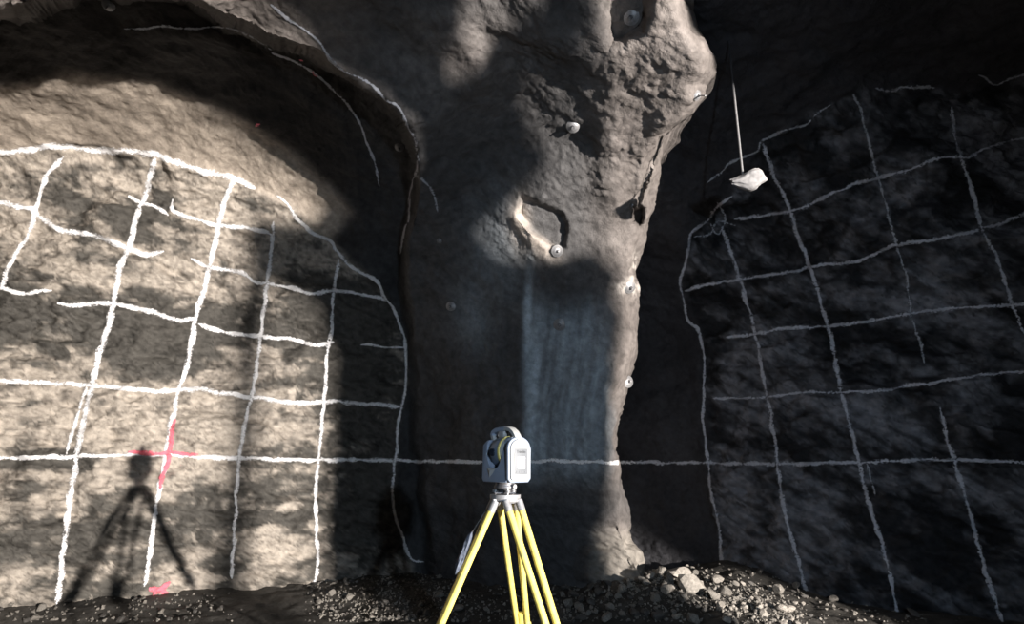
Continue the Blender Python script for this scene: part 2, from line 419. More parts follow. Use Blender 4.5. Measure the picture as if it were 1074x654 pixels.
def mesh_from(name, P, alb, wet, keep, nrm):
    """one mesh out of the chosen cells of a grid"""
    NVv, NUu = P.shape[:2]
    idx = np.arange(NVv * NUu).reshape(NVv, NUu)
    quads = np.stack([idx[:-1, :-1], idx[1:, :-1], idx[1:, 1:], idx[:-1, 1:]], -1)[keep]
    Q = P.reshape(-1, 3); a_, b_, c_ = Q[quads[:, 0]], Q[quads[:, 1]], Q[quads[:, 2]]
    if np.sum(np.cross(b_ - a_, c_ - a_) * nrm.reshape(-1, 3)[quads[:, 0]]) < 0: quads = quads[:, ::-1]
    used, inv = np.unique(quads, return_inverse=True)
    return P.reshape(-1, 3)[used], inv.reshape(quads.shape), alb.reshape(-1, 3)[used], wet.ravel()[used], nrm.reshape(-1, 3)[used]

def join_chunks(name, chunks, kind='structure', material=None):
    V = np.concatenate([c[0] for c in chunks]); A = np.concatenate([c[2] for c in chunks]); W = np.concatenate([c[3] for c in chunks]); NN = np.concatenate([c[4] for c in chunks])
    Q = []; o = 0
    for c in chunks: Q.append(c[1] + o); o += len(c[0])
    Q = np.concatenate(Q)
    me = bpy.data.meshes.new(name)
    me.vertices.add(len(V)); me.vertices.foreach_set('co', V.astype(np.float32).ravel())
    me.loops.add(Q.size); me.loops.foreach_set('vertex_index', Q.astype(np.int32).ravel())
    me.polygons.add(len(Q)); me.polygons.foreach_set('loop_start', np.arange(0, Q.size, 4, dtype=np.int32))
    me.update(calc_edges=True)
    me.polygons.foreach_set('use_smooth', np.ones(len(Q), bool))
    a = me.attributes.new('alb', 'FLOAT_COLOR', 'POINT'); a.data.foreach_set('color', np.hstack([A, np.ones((len(A), 1))]).astype(np.float32).ravel())
    w = me.attributes.new('wet', 'FLOAT', 'POINT'); w.data.foreach_set('value', W.astype(np.float32))
    me.normals_split_custom_set_from_vertices(NN.astype(np.float32))
    me.materials.append(material or M_ROCK)
    ob = bpy.data.objects.new(name, me); COL.objects.link(ob)
    if kind: ob['kind'] = kind
    return ob

PL = build_layer('L'); PR = build_layer('R')
def vnormals(P):
    n = grid_normals(P)
    return n if np.mean(np.sum(n * (np.array([0, 0, EYE]) - P), axis=2)) > 0 else -n
chunks = {'wall_left': [], 'wall_back': [], 'ceiling': [], 'wall_right': []}
for sid, (P, alb, wet, face, px, py) in (('L', PL), ('R', PR)):
    nr = vnormals(P)
    cx = px[:-1, :-1]; cy = py[:-1, :-1]; cz = P[:-1, :-1, 2]
    if sid == 'L':
        inside = (sdist(cx, cy, MOUTH) > 0)
        roof = (cz > EYE + 3.0) & (sdist(cx, cy, FACE_L) < 0) & ~((cx > 610) & (cy > 60))
        left = inside & ~roof
        sel = {'ceiling': roof, 'wall_left': left, 'wall_back': ~roof & ~left}
    else:
        roof = (cz > EYE + 3.0) & (sdist(cx, cy, FACE_R) < 0)
        sel = {'ceiling': roof, 'wall_right': ~roof}
    for k_, m_ in sel.items():
        chunks[k_].append(mesh_from(k_, P, alb, wet, m_, nr))
WALL = {k_: join_chunks(k_, c) for k_, c in chunks.items()}
tag(WALL['wall_left'], 'broken beige rock face of the left heading with a sprayed white grid')
tag(WALL['wall_right'], 'dark rock face of the right heading with a sprayed white grid')
tag(WALL['wall_back'], 'rock pillar between the two headings under grey sprayed concrete')
tag(WALL['ceiling'], 'sprayed concrete tunnel roof')

def bvh_of(obs):
    V = []; Q = []; o = 0
    for ob in obs:
        me = ob.data
        v = np.empty(len(me.vertices) * 3, np.float32); me.vertices.foreach_get('co', v)
        V += [tuple(x) for x in v.reshape(-1, 3)]
        q = np.empty(len(me.loops), np.int32); me.loops.foreach_get('vertex_index', q)
        Q += [tuple(int(i) + o for i in x) for x in q.reshape(-1, 4)]
        o += len(me.vertices)
    return BVHTree.FromPolygons(V, Q)
SHELL = bvh_of(WALL.values())
EYEV = Vector((0, 0, EYE))
def hit(px, py):
    d = Vector(ray(px, py)).normalized()
    loc, n, i, dist = SHELL.ray_cast(EYEV, d)
    if loc is None: return None, None
    if n.dot(d) > 0: n = -n
    return loc, n

# ------------------------------------------------------------------ floor
def floor_h(x, y):
    x = np.asarray(x, float); y = np.asarray(y, float)
    q = np.stack([x.ravel(), y.ravel(), 0 * x.ravel()], 1)
    h = fbm(q, .5, 3) * .12 + fbm(q, 3., 4) * .05
    h = h.reshape(x.shape) - .15
    g = lambda cx, cy, rx, ry, a=0: np.exp(-((((x - cx) * math.cos(a) + (y - cy) * math.sin(a)) / rx) ** 2 + ((-(x - cx) * math.sin(a) + (y - cy) * math.cos(a)) / ry) ** 2))
    h += .22 * g(1.8, 7.3, .8, .8) + .14 * g(2.6, 6.7, .5, 1.4, -.55) + .05 * g(-1.0, 8.6, 2.4, .7, .2) + .22 * g(3.2, 8.5, 1.2, .9) + .07 * g(.6, 7.6, 1.2, .6)
    h += .12 * g(-5.6, 6.9, 2.5, .5, .45) + .08 * g(-2.0, 7.5, 1.0, .5, .3)
    return h
gx = np.linspace(-9.5, 9.5, 420); gy = np.linspace(-6.5, 12, 420)
GX, GY = np.meshgrid(gx, gy)
GZ = floor_h(GX, GY)
q = np.stack([GX.ravel(), GY.ravel(), 0 * GX.ravel()], 1)
c1, c2, cv = cells(q, 6.0)
GZ += ((cv - .5) * .035 * smooth01((c2 - c1) * 3)).reshape(GX.shape)
FP = np.stack([GX, GY, GZ], -1)
fa = (np.array([.05, .047, .043]) * (1 + .8 * fbm(q, 1.2, 4) + .5 * (cv - .5))[:, None]).reshape(GX.shape + (3,))
nf = grid_normals(FP); nf *= np.sign(nf[..., 2])[..., None]
floor = join_chunks('floor', [mesh_from('floor', FP, np.clip(fa, .01, .5), np.clip(.4 + fbm(q, .7, 3), 0, 1).reshape(GX.shape), np.ones((419, 419), bool), nf)])
tag(floor, 'dark muck covered tunnel floor')
FLOORB = bvh_of([floor])

# ------------------------------------------------------------------ sprayed survey lines
def resample(pts, step=2.0):
    out = []
    P = [np.array(p, float) for p in pts]
    ext = [P[0] * 2 - P[1]] + P + [P[-1] * 2 - P[-2]]
    for i in range(1, len(ext) - 2):
        p0, p1, p2, p3 = ext[i - 1:i + 3]
        n = max(1, int(np.linalg.norm(p2 - p1) / step))
        for k in range(n):
            t = k / n
            out.append(.5 * ((2 * p1) + (-p0 + p2) * t + (2 * p0 - 5 * p1 + 4 * p2 - p3) * t * t + (-p0 + 3 * p1 - 3 * p2 + p3) * t ** 3))
    out.append(P[-1])
    return out
line_seed = [0]
def stroke(pts, width, m, parent, name='survey_line', label=None, wob=1.0, lift=.006, sides=2):
    """a band of paint sprayed on the rock: follows every bump of the wall"""
    line_seed[0] += 1
    pl = resample(pts)
    n = len(pl); K = 2 * sides + 1
    sd = line_seed[0] * 13.7
    tpos = np.arange(n) * .13
    w1 = pnoise(np.stack([tpos, np.full(n, sd), 0 * tpos], 1)) * 1.6 * wob
    w2 = 1 + .45 * pnoise(np.stack([tpos * 1.7, np.full(n, sd + 5), 0 * tpos], 1))
    V = []; ok = []; UV = []
    for i, p in enumerate(pl):
        a = pl[max(0, i - 2)]; b = pl[min(n - 1, i + 2)]
        t = (b - a) / (np.linalg.norm(b - a) + 1e-9); nn = np.array([-t[1], t[0]])
        taper = min(1, .4 + .2 * min(i, n - 1 - i))
        for k in range(K):
            s = (k / (K - 1) - .5) * 2
            qx, qy = p + nn * (w1[i] + s * width * 1.1 * w2[i] * taper)
            loc, nor = hit(qx, qy)
            if loc is None: V.append(Vector((0, 0, 0))); ok.append(False)
            else: V.append(loc + nor * lift + (EYEV - loc).normalized() * lift); ok.append(True)
            UV.append((i * .1, s))
    faces = []
    for i in range(n - 1):
        for k in range(K - 1):
            ids = (i * K + k, i * K + k + 1, (i + 1) * K + k + 1, (i + 1) * K + k)
            if all(ok[j] for j in ids):
                ds = [V[j].y for j in ids]
                if max(ds) - min(ds) < .35: faces.append(ids)
    if not faces: return None
    me = bpy.data.meshes.new(name); me.from_pydata([tuple(v) for v in V], [], faces)
    uvl = me.uv_layers.new(name='UVMap')
    for f in me.polygons:
        f.use_smooth = True
        for li in f.loop_indices: uvl.data[li].uv = UV[me.loops[li].vertex_index]
    me.materials.append(m)
    bm = bmesh.new(); bm.from_mesh(me)
    bmesh.ops.delete(bm, geom=[v for v in bm.verts if not v.link_faces], context='VERTS'); bm.to_mesh(me); bm.free()
    ob = bpy.data.objects.new(name, me); COL.objects.link(ob); ob.parent = parent
    if label: ob['label'] = label
    return ob

WL, WR, WB, WC = WALL['wall_left'], WALL['wall_right'], WALL['wall_back'], WALL['ceiling']
LH = [
 ([(-60, 162), (0, 159), (30, 157), (62, 153), (100, 157), (158, 161), (185, 170), (215, 180), (245, 186), (268, 198)], 3.6),
 ([(290, 205), (303, 215), (313, 230), (330, 245), (348, 253), (352, 262), (363, 275), (378, 285), (395, 295), (405, 312), (415, 330), (424, 355), (426, 390), (423, 420), (418, 440), (415, 480), (412, 505), (415, 540), (425, 570), (432, 586), (445, 590)], 2.0),
 ([(-60, 200), (0, 212), (25, 218), (35, 220), (45, 230), (65, 241), (100, 247), (120, 255), (140, 262), (155, 267), (172, 263)], 3.0),
 ([(181, 208), (182, 221), (205, 230), (230, 236), (260, 239), (278, 243), (287, 250)], 2.2),
 ([(200, 270), (222, 280), (250, 285), (268, 295), (285, 297), (310, 303), (330, 307), (350, 305), (375, 308), (395, 312), (405, 315)], 2.2),
 ([(-60, 300), (0, 302), (25, 308), (55, 304)], 2.4),
 ([(60, 318), (75, 320), (110, 318), (130, 320), (160, 327), (185, 335), (205, 334)], 2.8),
 ([(208, 339), (230, 347), (262, 352), (284, 354), (305, 355), (330, 362), (350, 358)], 2.4),
 ([(378, 361), (400, 363), (423, 364)], 1.6),
 ([(-60, 398), (0, 399), (60, 402), (95, 404), (130, 407), (165, 410), (205, 408), (240, 413), (270, 417), (310, 422), (350, 421), (380, 423), (420, 426)], 2.7),
 ([(-60, 481), (0, 480), (60, 479), (100, 478), (150, 476), (200, 478), (260, 481), (330, 482), (432, 483)], 2.6),
]
LV = [
 ([(66, 163), (52, 180), (45, 195), (36, 222), (30, 245), (12, 275), (2, 303)], 3.0),
 ([(163, 166), (157, 188), (151, 208), (142, 232), (137, 255), (125, 285), (118, 325), (105, 370), (95, 410), (85, 455), (77, 500), (70, 550), (60, 634)], 3.6),
 ([(91, 404), (83, 431), (76, 455), (70, 476)], 2.2),
 ([(247, 186), (238, 205), (228, 240), (220, 280), (212, 310), (205, 335), (198, 375), (186, 415), (178, 455), (170, 500), (162, 540), (156, 590), (151, 615)], 3.0),
 ([(287, 232), (285, 255), (281, 290), (276, 330), (270, 380), (264, 415), (256, 450), (250, 490), (246, 560), (243, 607)], 2.4),
 ([(355, 272), (350, 305), (347, 350), (343, 375), (341, 405), (339, 430), (335, 470), (331, 520), (332, 560), (333, 598), (325, 625)], 2.2),
]
for p, w in LH: stroke(p, w * .88, M_PAINT, WL)
for p, w in LV: stroke(p, w * .88, M_PAINT, WL)
for p in ([(134, 206), (148, 212), (160, 216)], [(146, 216), (152, 210), (156, 204)], [(158, 214), (168, 219), (177, 226)]):
    stroke(p, 2.0, M_PAINT, WL, name='paint_mark')
stroke([(135, 474), (160, 475), (178, 475), (208, 477)], 2.4, M_PINK, WL, name='paint_mark', label='horizontal pink stroke of the cross', lift=.011)
stroke([(184, 440), (180, 455), (177, 478), (172, 495), (167, 512)], 2.6, M_PINK, WL, name='paint_mark', label='vertical pink stroke of the cross', lift=.011)
stroke([(156, 617), (167, 619), (176, 623)], 4.0, M_PINK, WL, name='paint_mark', label='pink blot above the floor')
stroke([(160, 625), (170, 617), (178, 609)], 2.6, M_PINK, WL, name='paint_mark', label='pink blot above the floor', lift=.012)
stroke([(268, 132), (273, 130)], 2.2, M_PINK, WC, name='paint_mark', label='small pink dot')
stroke([(314, 62), (318, 64)], 1.6, M_PINK, WC, name='paint_mark', label='small pink dot')
stroke([(328, 75), (333, 79)], 2.2, M_PINK, WC, name='paint_mark', label='small pink dot')
# lines round the mouth of the left heading
stroke([(284, 4), (300, 18), (318, 30), (333, 42), (347, 62), (362, 75), (378, 82), (392, 90), (405, 104), (418, 112), (427, 130), (435, 145), (437, 158), (438, 176), (433, 190)], 1.5, M_PAINT_DIM, WC, wob=.5)
stroke([(433, 190), (430, 205), (429, 230), (425, 238), (423, 250), (420, 266)], 1.4, M_PAINT_DIM, WB, wob=.5)
stroke([(285, 55), (310, 65), (332, 78), (350, 95), (365, 110), (378, 130), (385, 150), (393, 170), (398, 195)], 1.4, M_PAINT_DIM, WC, wob=.4)
stroke([(130, 30), (150, 30), (170, 27), (200, 30), (235, 28), (262, 38), (285, 52)], 1.4, M_PAINT_FAINT, WC, wob=.5)
stroke([(436, 183), (447, 192), (455, 205), (459, 222)], 2.0, M_PAINT_FAINT, WB, wob=.5)
# the long level line over the pillar
stroke([(432, 483), (500, 484), (560, 483), (620, 484), (668, 485)], 2.0, M_PAINT, WB)
RL = [
 ([(660, 484), (700, 485), (780, 486), (860, 486), (920, 484), (1000, 482), (1074, 484), (1130, 484)], 2.2, 1),
 ([(748, 418), (800, 416), (845, 411), (905, 411), (950, 405), (1000, 398), (1040, 392), (1130, 384)], 1.8, 1),
 ([(762, 354), (790, 350), (830, 344), (870, 342), (915, 336), (960, 328), (1000, 323), (1130, 316)], 2.0, 1),
 ([(718, 305), (735, 300), (775, 293), (830, 285), (855, 279), (905, 272), (935, 258), (985, 250), (1030, 240), (1074, 225), (1120, 212)], 2.0, 1),
 ([(770, 230), (825, 222), (870, 205), (905, 190), (945, 180), (985, 166), (1015, 165), (1035, 155), (1074, 145), (1120, 136)], 2.0, 1),
 ([(742, 192), (765, 172), (780, 165), (795, 157), (800, 148), (825, 136), (845, 130), (858, 118), (872, 110)], 1.6, 0),
 ([(918, 92), (935, 95), (950, 91), (980, 92)], 2.2, 0),
 ([(1026, 78), (1044, 88), (1060, 82), (1074, 78), (1120, 70)], 1.8, 0),
 ([(757, 238), (765, 260), (775, 290), (790, 340), (800, 390), (808, 430), (815, 480), (822, 530), (835, 580), (848, 628)], 2.2, 1),
 ([(800, 150), (810, 180), (825, 210), (838, 250), (850, 280), (862, 320), (872, 355), (880, 400), (890, 440), (900, 480), (912, 530), (928, 580), (942, 645)], 2.4, 1),
 ([(909, 484), (913, 500), (919, 520)], 1.5, 0),
 ([(895, 98), (905, 125), (913, 155), (920, 185), (928, 210), (938, 250), (950, 290), (955, 330), (965, 360), (970, 380)], 2.0, 0),
 ([(986, 426), (992, 455), (1000, 480), (1015, 530), (1030, 585), (1052, 656)], 2.6, 1),
 ([(998, 112), (1003, 150), (1018, 195), (1030, 240), (1045, 270), (1062, 320), (1076, 352)], 2.4, 1),
 ([(768, 205), (750, 218), (742, 232), (725, 245), (722, 262), (716, 285), (714, 300), (722, 335), (732, 345), (737, 365), (738, 400), (738, 440), (742, 480), (747, 520), (754, 560), (758, 598)], 1.8, 1),
 ([(727, 248), (745, 245), (752, 232), (772, 236)], 1.5, 0),
 ([(745, 234), (752, 246), (757, 238), (760, 225), (752, 212)], 1.4, 0),
]
for p, w, b_ in RL: stroke(p, w, M_PAINT_DIM if b_ else M_PAINT_FAINT, WR)

# ------------------------------------------------------------------ mesh pieces
def finish(bm, name, m, parent=None, smooth=False, loc=None):
    bmesh.ops.recalc_face_normals(bm, faces=bm.faces)
    me = bpy.data.meshes.new(name); bm.to_mesh(me); bm.free()
    if smooth:
        for f in me.polygons: f.use_smooth = True
        me.set_sharp_from_angle(angle=math.radians(38))
    me.materials.append(m)
    ob = bpy.data.objects.new(name, me); COL.objects.link(ob)
    if parent is not None: ob.parent = parent
    if loc is not None: ob.location = loc
    return ob
def empty(name, loc=(0, 0, 0)):
    o = bpy.data.objects.new(name, None); COL.objects.link(o); o.location = loc; o.empty_display_size = .1
    return o
def add_tube(bm, a, b, r0, r1=None, seg=12):
    a = Vector(a); b = Vector(b); r1 = r0 if r1 is None else r1
    d = b - a
    M = Matrix.Translation((a + b) / 2) @ d.to_track_quat('Z', 'Y').to_matrix().to_4x4()
    return bmesh.ops.create_cone(bm, cap_ends=True, segments=seg, radius1=r0, radius2=r1, depth=d.length, matrix=M)['verts']
def add_box(bm, c, s, rot=None, bev=0, seg=2):
    M = Matrix.Translation(c) @ (rot.to_4x4() if rot else Matrix.Identity(4)) @ Matrix.Diagonal((*s, 1))
    r = bmesh.ops.create_cube(bm, size=1, matrix=M)
    if bev:
        es = list({e for v in r['verts'] for e in v.link_edges})
        bmesh.ops.bevel(bm, geom=es, offset=bev, segments=seg, affect='EDGES', profile=.5)
def add_prism(bm, outline, axis, lo, hi, bev=0, seg=2):
    """outline in two axes, extruded along the third ('x': outline is (y,z))"""
    def v3(p, t): return (t, p[0], p[1]) if axis == 'x' else ((p[0], t, p[1]) if axis == 'y' else (p[0], p[1], t))
    A = [bm.verts.new(v3(p, lo)) for p in outline]; B = [bm.verts.new(v3(p, hi)) for p in outline]
    n = len(outline); fs = [bm.faces.new(A), bm.faces.new(B)]
    for i in range(n): bm.faces.new((A[i], A[(i + 1) % n], B[(i + 1) % n], B[i]))
    if bev:
        es = list({e for f in fs for e in f.edges})
        bmesh.ops.bevel(bm, geom=es, offset=bev, segments=seg, affect='EDGES', profile=.5)

# ------------------------------------------------------------------ scanner on its tripod
TP = Vector((-.036, 3.0, 0))
HEADZ = EYE - .172                         # top of the tripod head
M_YEL = mat('yellow_lacquer', (.70, .58, .15), .42, 0, .22, 30)
M_CASE = mat('grey_blue_casing', (.20, .235, .30), .45, 0, .06, 40)
M_WHITE = mat('white_casing', (.27, .275, .275), .4, 0, .05, 40)
M_DRUM = mat('slate_blue_casing', (.13, .18, .25), .4)
M_RING = mat('yellow_ring', (.75, .62, .2), .4)
M_PANEL = mat('pale_grey_keypad', (.12, .128, .14), .5)
M_SCREEN = mat('white_screen', (.75, .76, .77), .3)
M_BLACK = mat('black_plastic', (.03, .03, .032), .45)
M_GLASS = mat('dark_lens', (.02, .025, .035), .08)
M_BAG = mat('grey_blue_cloth', (.085, .10, .135), .9, 0, .5, 60, .6)

tri = empty('survey_tripod', (TP.x, TP.y, 0))
tag(tri, 'yellow survey tripod with twin rod legs standing on the muck floor', 'tripod')
bm = bmesh.new()
for z0, z1, r in ((-.020, 0, .082), (-.030, -.020, .070)):
    add_tube(bm, (0, 0, HEADZ + z0), (0, 0, HEADZ + z1), r, r, 36)
finish(bm, 'head_plate', M_STEEL, tri, True)
feet_az = [187, 314, 79]; feet_r = [.78, .80, .99]
for li, az in enumerate(feet_az):
    a = math.radians(az); d = Vector((math.cos(a), math.sin(a), 0)); s = Vector((-d.y, d.x, 0))
    top = Vector((0, 0, HEADZ - .035)) + d * .058
    R0 = feet_r[li]
    fx, fy = TP.x + d.x * R0, TP.y + d.y * R0
    loc, _, _, _ = FLOORB.ray_cast(Vector((fx, fy, 1)), Vector((0, 0, -1)))
    foot = Vector((d.x * R0, d.y * R0, loc.z - .02))
    ax = (foot - top); Ln = ax.length; ax.normalize()
    clamp = top + ax * (.47 * Ln)
    # hinge
    bm = bmesh.new()
    add_tube(bm, top - s * .048 + Vector((0, 0, .006)), top + s * .048 + Vector((0, 0, .006)), .011, .011, 14)
    add_box(bm, top - d * .012 + Vector((0, 0, .008)), (.035, .034, .03), Matrix.Rotation(a, 3, 'Z'), .004)
    q = ax.to_track_quat('Z', 'Y').to_matrix()
    hx = finish(bm, 'leg_hinge', M_STEEL, tri, True)
    leg = bmesh.new()
    for k in (-1, 1):
        add_tube(leg, top + s * .045 * k + ax * .03, clamp + s * .030 * k + ax * .05, .0185, .0170, 14)
    legob = finish(leg, 'leg', M_YEL, tri, True)
    for k in (-1, 1):
        bm = bmesh.new()
        add_tube(bm, top + s * .045 * k - ax * .006, top + s * .045 * k + ax * .05, .0205, .0205, 16)
        finish(bm, 'rod_ferrule', M_STEEL, legob, True)
    # sliding lower leg
    B3 = Matrix((s, d.cross(s).cross(s) if False else ax.cross(s).normalized(), ax)).transposed()
    bm = bmesh.new()
    add_box(bm, (clamp + foot) / 2 + ax * -.05, (.030, .022, (foot - clamp).length + .06), B3, .004)
    finish(bm, 'lower_leg', M_YEL, legob, True)
    bm = bmesh.new()
    add_box(bm, clamp + ax * .03, (.102, .044, .060), B3, .006)
    finish(bm, 'leg_clamp', M_YEL, legob, True)
    bm = bmesh.new()
    add_box(bm, clamp + ax * .085, (.094, .040, .05), B3, .004)
    nrm_ = B3 @ Vector((0, 1, 0)); fs = -1 if nrm_.y > 0 else 1
    add_tube(bm, clamp + ax * .085, clamp + ax * .085 + nrm_ * fs * .045, .010, .016, 8)
    finish(bm, 'clamp_screw', M_DARKSTEEL, legob, True)
    bm = bmesh.new()
    add_tube(bm, foot - ax * .07, foot - ax * .0, .018, .005, 12)
    add_box(bm, foot - ax * .07 + d * .02, (.05, .03, .012), B3, .003)
    finish(bm, 'foot_spike', M_DARKSTEEL, legob, True)
    if li == 0:
        # webbing strap along the leg
        bm = bmesh.new()
        c0 = top + ax * .08; c1_ = top + ax * .17
        add_box(bm, (c0 + c1_) / 2 + Vector((-.014, -.014, .0)), (.020, .006, .11), B3, .002)
        finish(bm, 'strap', M_BLACK, legob, True)
        pouch_axis = (top, ax.copy(), s.copy(), B3.copy())

# grey cloth bundle hanging on the left leg
top, ax, s, B3 = pouch_axis
bm = bmesh.new()
nseg, nr = 26, 16
prof = [(0, .006), (.06, .016), (.15, .023), (.35, .027), (.6, .030), (.8, .026), (.93, .016), (1, .004)]
c0 = TP + top + ax * .155 + Vector((-.050, -.024, -.006)); 
rings = []
pouch_dir = (ax + Vector((.03, 0, -.06))).normalized()
for i in range(nseg + 1):
    t = i / nseg
    r = np.interp(t, [p[0] for p in prof], [p[1] for p in prof])
    c = c0 + pouch_dir * (t * .215)
    ring = []
    for k in range(nr):
        th = 2 * math.pi * k / nr
        rr = r * (1 + .16 * math.sin(th * 5 + t * 7) * (r / .03))
        ring.append(bm.verts.new(c + B3 @ Vector((math.cos(th) * rr * .95, math.sin(th) * rr * .62, 0))))
    rings.append(ring)
for i in range(nseg):
    for k in range(nr): bm.faces.new((rings[i][k], rings[i][(k + 1) % nr], rings[i + 1][(k + 1) % nr], rings[i + 1][k]))
bm.faces.new(rings[0]); bm.faces.new(rings[-1])
pouch = finish(bm, 'cloth_pouch', M_BAG, None, True)
tag(pouch, 'slim grey-blue cloth pouch hanging from the left tripod leg', 'pouch')
bm = bmesh.new()
add_tube(bm, c0 + pouch_dir * .01, c0 - pouch_dir * .085 + Vector((.03, .01, .01)), .0035)
add_tube(bm, c0 - pouch_dir * .085 + Vector((.03, .01, .01)), c0 - pouch_dir * .10 + Vector((.055, .02, .03)), .0035)
finish(bm, 'cord', M_BLACK, pouch, True)

# instrument
YAW = math.radians(-47)
ins = empty('laser_scanner', (TP.x, TP.y, HEADZ)); ins.rotation_euler = (0, 0, YAW); ins.scale = (1.03, 1.03, 1.04)
tag(ins, 'grey-blue and white laser scanner total station mounted on the yellow tripod', 'laser scanner')
bm = bmesh.new()
add_prism(bm, [(.062 * math.cos(t), .062 * math.sin(t)) for t in np.linspace(.3, 2 * math.pi + .3, 4)[:-1] for _ in (0,)], 'z', .004, .012, .003)
add_tube(bm, (0, 0, .012), (0, 0, .028), .030, .030, 24)
add_prism(bm, [(.060 * math.cos(t), .060 * math.sin(t)) for t in np.linspace(0, 2 * math.pi, 13)[:-1]], 'z', .030, .044, .003)
add_tube(bm, (0, 0, .044), (0, 0, .060), .052, .050, 32)
finish(bm, 'tribrach', M_DARKSTEEL, ins, True)
for t in (90, 210, 330):
    t = math.radians(t)
    bm = bmesh.new()
    c = Vector((.055 * math.cos(t), .055 * math.sin(t), 0))
    add_tube(bm, c + Vector((0, 0, .001)), c + Vector((0, 0, .036)), .006)
    for j in range(2): add_tube(bm, c + Vector((0, 0, .010)), c + Vector((0, 0, .024)), .016, .016, 18)
    finish(bm, 'foot_screw', M_STEEL, ins, True)
bm = bmesh.new()
add_tube(bm, (.05, 0, .040), (.074, 0, .040), .012, .012, 16)
finish(bm, 'locking_knob', M_STEEL, ins, True)

Z0 = .060; ZT = Z0 + .225
hw, hd = .105, .080
# U-shaped yoke: base with scooped middle and two arms, cut as one outline seen from the front
out = [(-hw + .012, Z0), (hw - .022, Z0), (hw - .010, Z0 + .012), (hw - .010, ZT - .01)]
out += [(hw - .010 - .005, ZT - .002), (.052, ZT - .002), (.050, ZT - .01), (.050, Z0 + .125)]
out += [(.048 - .110 * (i / 12), Z0 + .110 - .052 * math.sin(math.pi * i / 12)) for i in range(13)]
out += [(-.066, Z0 + .13), (-.068, ZT - .030), (-.074, ZT - .014), (-.090, ZT - .016), (-hw, ZT - .04), (-hw, Z0 + .015)]
def arm_profile(n=14, hd=hd, z0=Z0, zt=ZT, c=.018):
    pts = [(-hd + c, z0), (hd - c, z0), (hd, z0 + c)]
    for i in range(n + 1):
        t = math.pi * i / n
        pts.append((hd * math.cos(t), zt - hd * .72 + hd * .72 * math.sin(t)))
    pts.append((-hd, z0 + c))
    return pts
bm = bmesh.new()
add_prism(bm, out, 'y', -hd * .92, hd * .92, .006, 3)
# round the arms off towards the top: squeeze depth with height
for v in bm.verts:
    zz = (v.co.z - (ZT - hd * .9)) / (hd * .9)
    if zz > 0: v.co.y *= max(.35, math.sqrt(max(0, 1 - zz * zz * .82)))
finish(bm, 'yoke', M_CASE, ins, True)
bm = bmesh.new()
add_prism(bm, arm_profile(), 'x', hw - .014, hw + .004, .005, 3)
cover = finish(bm, 'side_cover', M_CASE, ins, True)
bm = bmesh.new()
add_prism(bm, arm_profile(14, hd * .86, Z0 + .012, ZT - .012, .012), 'x', hw + .003, hw + .013, .004, 3)
plate = finish(bm, 'white_side_plate', M_WHITE, ins, True)
plate.name = 'side_plate'; plate['label'] = 'white side plate'
bm = bmesh.new()
add_prism(bm, [(-.046, Z0 + .040), (.046, Z0 + .040), (.046, Z0 + .165), (-.046, Z0 + .165)], 'x', hw + .0125, hw + .0155, .002)
finish(bm, 'keypad_panel', M_PANEL, plate, True)
bm = bmesh.new()
add_prism(bm, [(-.026, Z0 + .068), (.026, Z0 + .068), (.026, Z0 + .125), (-.026, Z0 + .125)], 'x', hw + .015, hw + .0172, .002)
finish(bm, 'screen', M_SCREEN, plate, True)
bm = bmesh.new()
for k in range(4):
    add_prism(bm, [(-.036 + k * .020, Z0 + .048), (-.026 + k * .020, Z0 + .048), (-.026 + k * .020, Z0 + .056), (-.036 + k * .020, Z0 + .056)], 'x', hw + .015, hw + .0168)
finish(bm, 'keys', M_PANEL, plate)
# maker's lettering above the screen
fc = bpy.data.curves.new('lettering', 'FONT'); fc.body = 'Trimble'; fc.size = .020; fc.align_x = 'CENTER'; fc.extrude = .0004
tmp = bpy.data.objects.new('lettering_tmp', fc); COL.objects.link(tmp)
dg = bpy.context.evaluated_depsgraph_get(); me = bpy.data.meshes.new_from_object(tmp.evaluated_get(dg)); bpy.data.objects.remove(tmp)
me.materials.clear(); me.materials.append(M_BLACK)
lt = bpy.data.objects.new('lettering', me); COL.objects.link(lt); lt.parent = plate
lt.rotation_euler = (math.pi / 2, 0, math.pi / 2); lt.location = (hw + .0162, 0, Z0 + .143)
# triangular facet moulded low on the front of the yoke
bm = bmesh.new()
yb = -hd * .92
A = [bm.verts.new((x, yb - .0005, z)) for x, z in ((-.062, Z0 + .072), (.006, Z0 + .066), (-.040, Z0 + .022))]
T = bm.verts.new((-.030, yb - .012, Z0 + .055))
for i in range(3): bm.faces.new((A[i], A[(i + 1) % 3], T))
bm.faces.new(A[::-1])
finish(bm, 'front_facet', M_WHITE, ins)
# rotating scanning drum between the arms
zc = Z0 + .150
bm = bmesh.new()
prof = [(-.062, .030), (-.058, .060), (-.044, .072), (.014, .078), (.026, .077)]
vs = []
for x, r in prof:
    vs.append([bm.verts.new((x, r * math.cos(2 * math.pi * k / 40), zc + r * math.sin(2 * math.pi * k / 40))) for k in range(40)])
for i in range(len(vs) - 1):
    for k in range(40): bm.faces.new((vs[i][k], vs[i][(k + 1) % 40], vs[i + 1][(k + 1) % 40], vs[i + 1][k]))
bm.faces.new(vs[0]); bm.faces.new(vs[-1])
drum = finish(bm, 'scanning_drum', M_DRUM, ins, True)
bm = bmesh.new(); add_tube(bm, (.026, 0, zc), (.036, 0, zc), .0805, .0805, 44); finish(bm, 'accent_ring', M_RING, drum, True)
bm = bmesh.new(); add_tube(bm, (.036, 0, zc), (.050, 0, zc), .074, .068, 44); finish(bm, 'drum_collar', M_WHITE, drum, True)
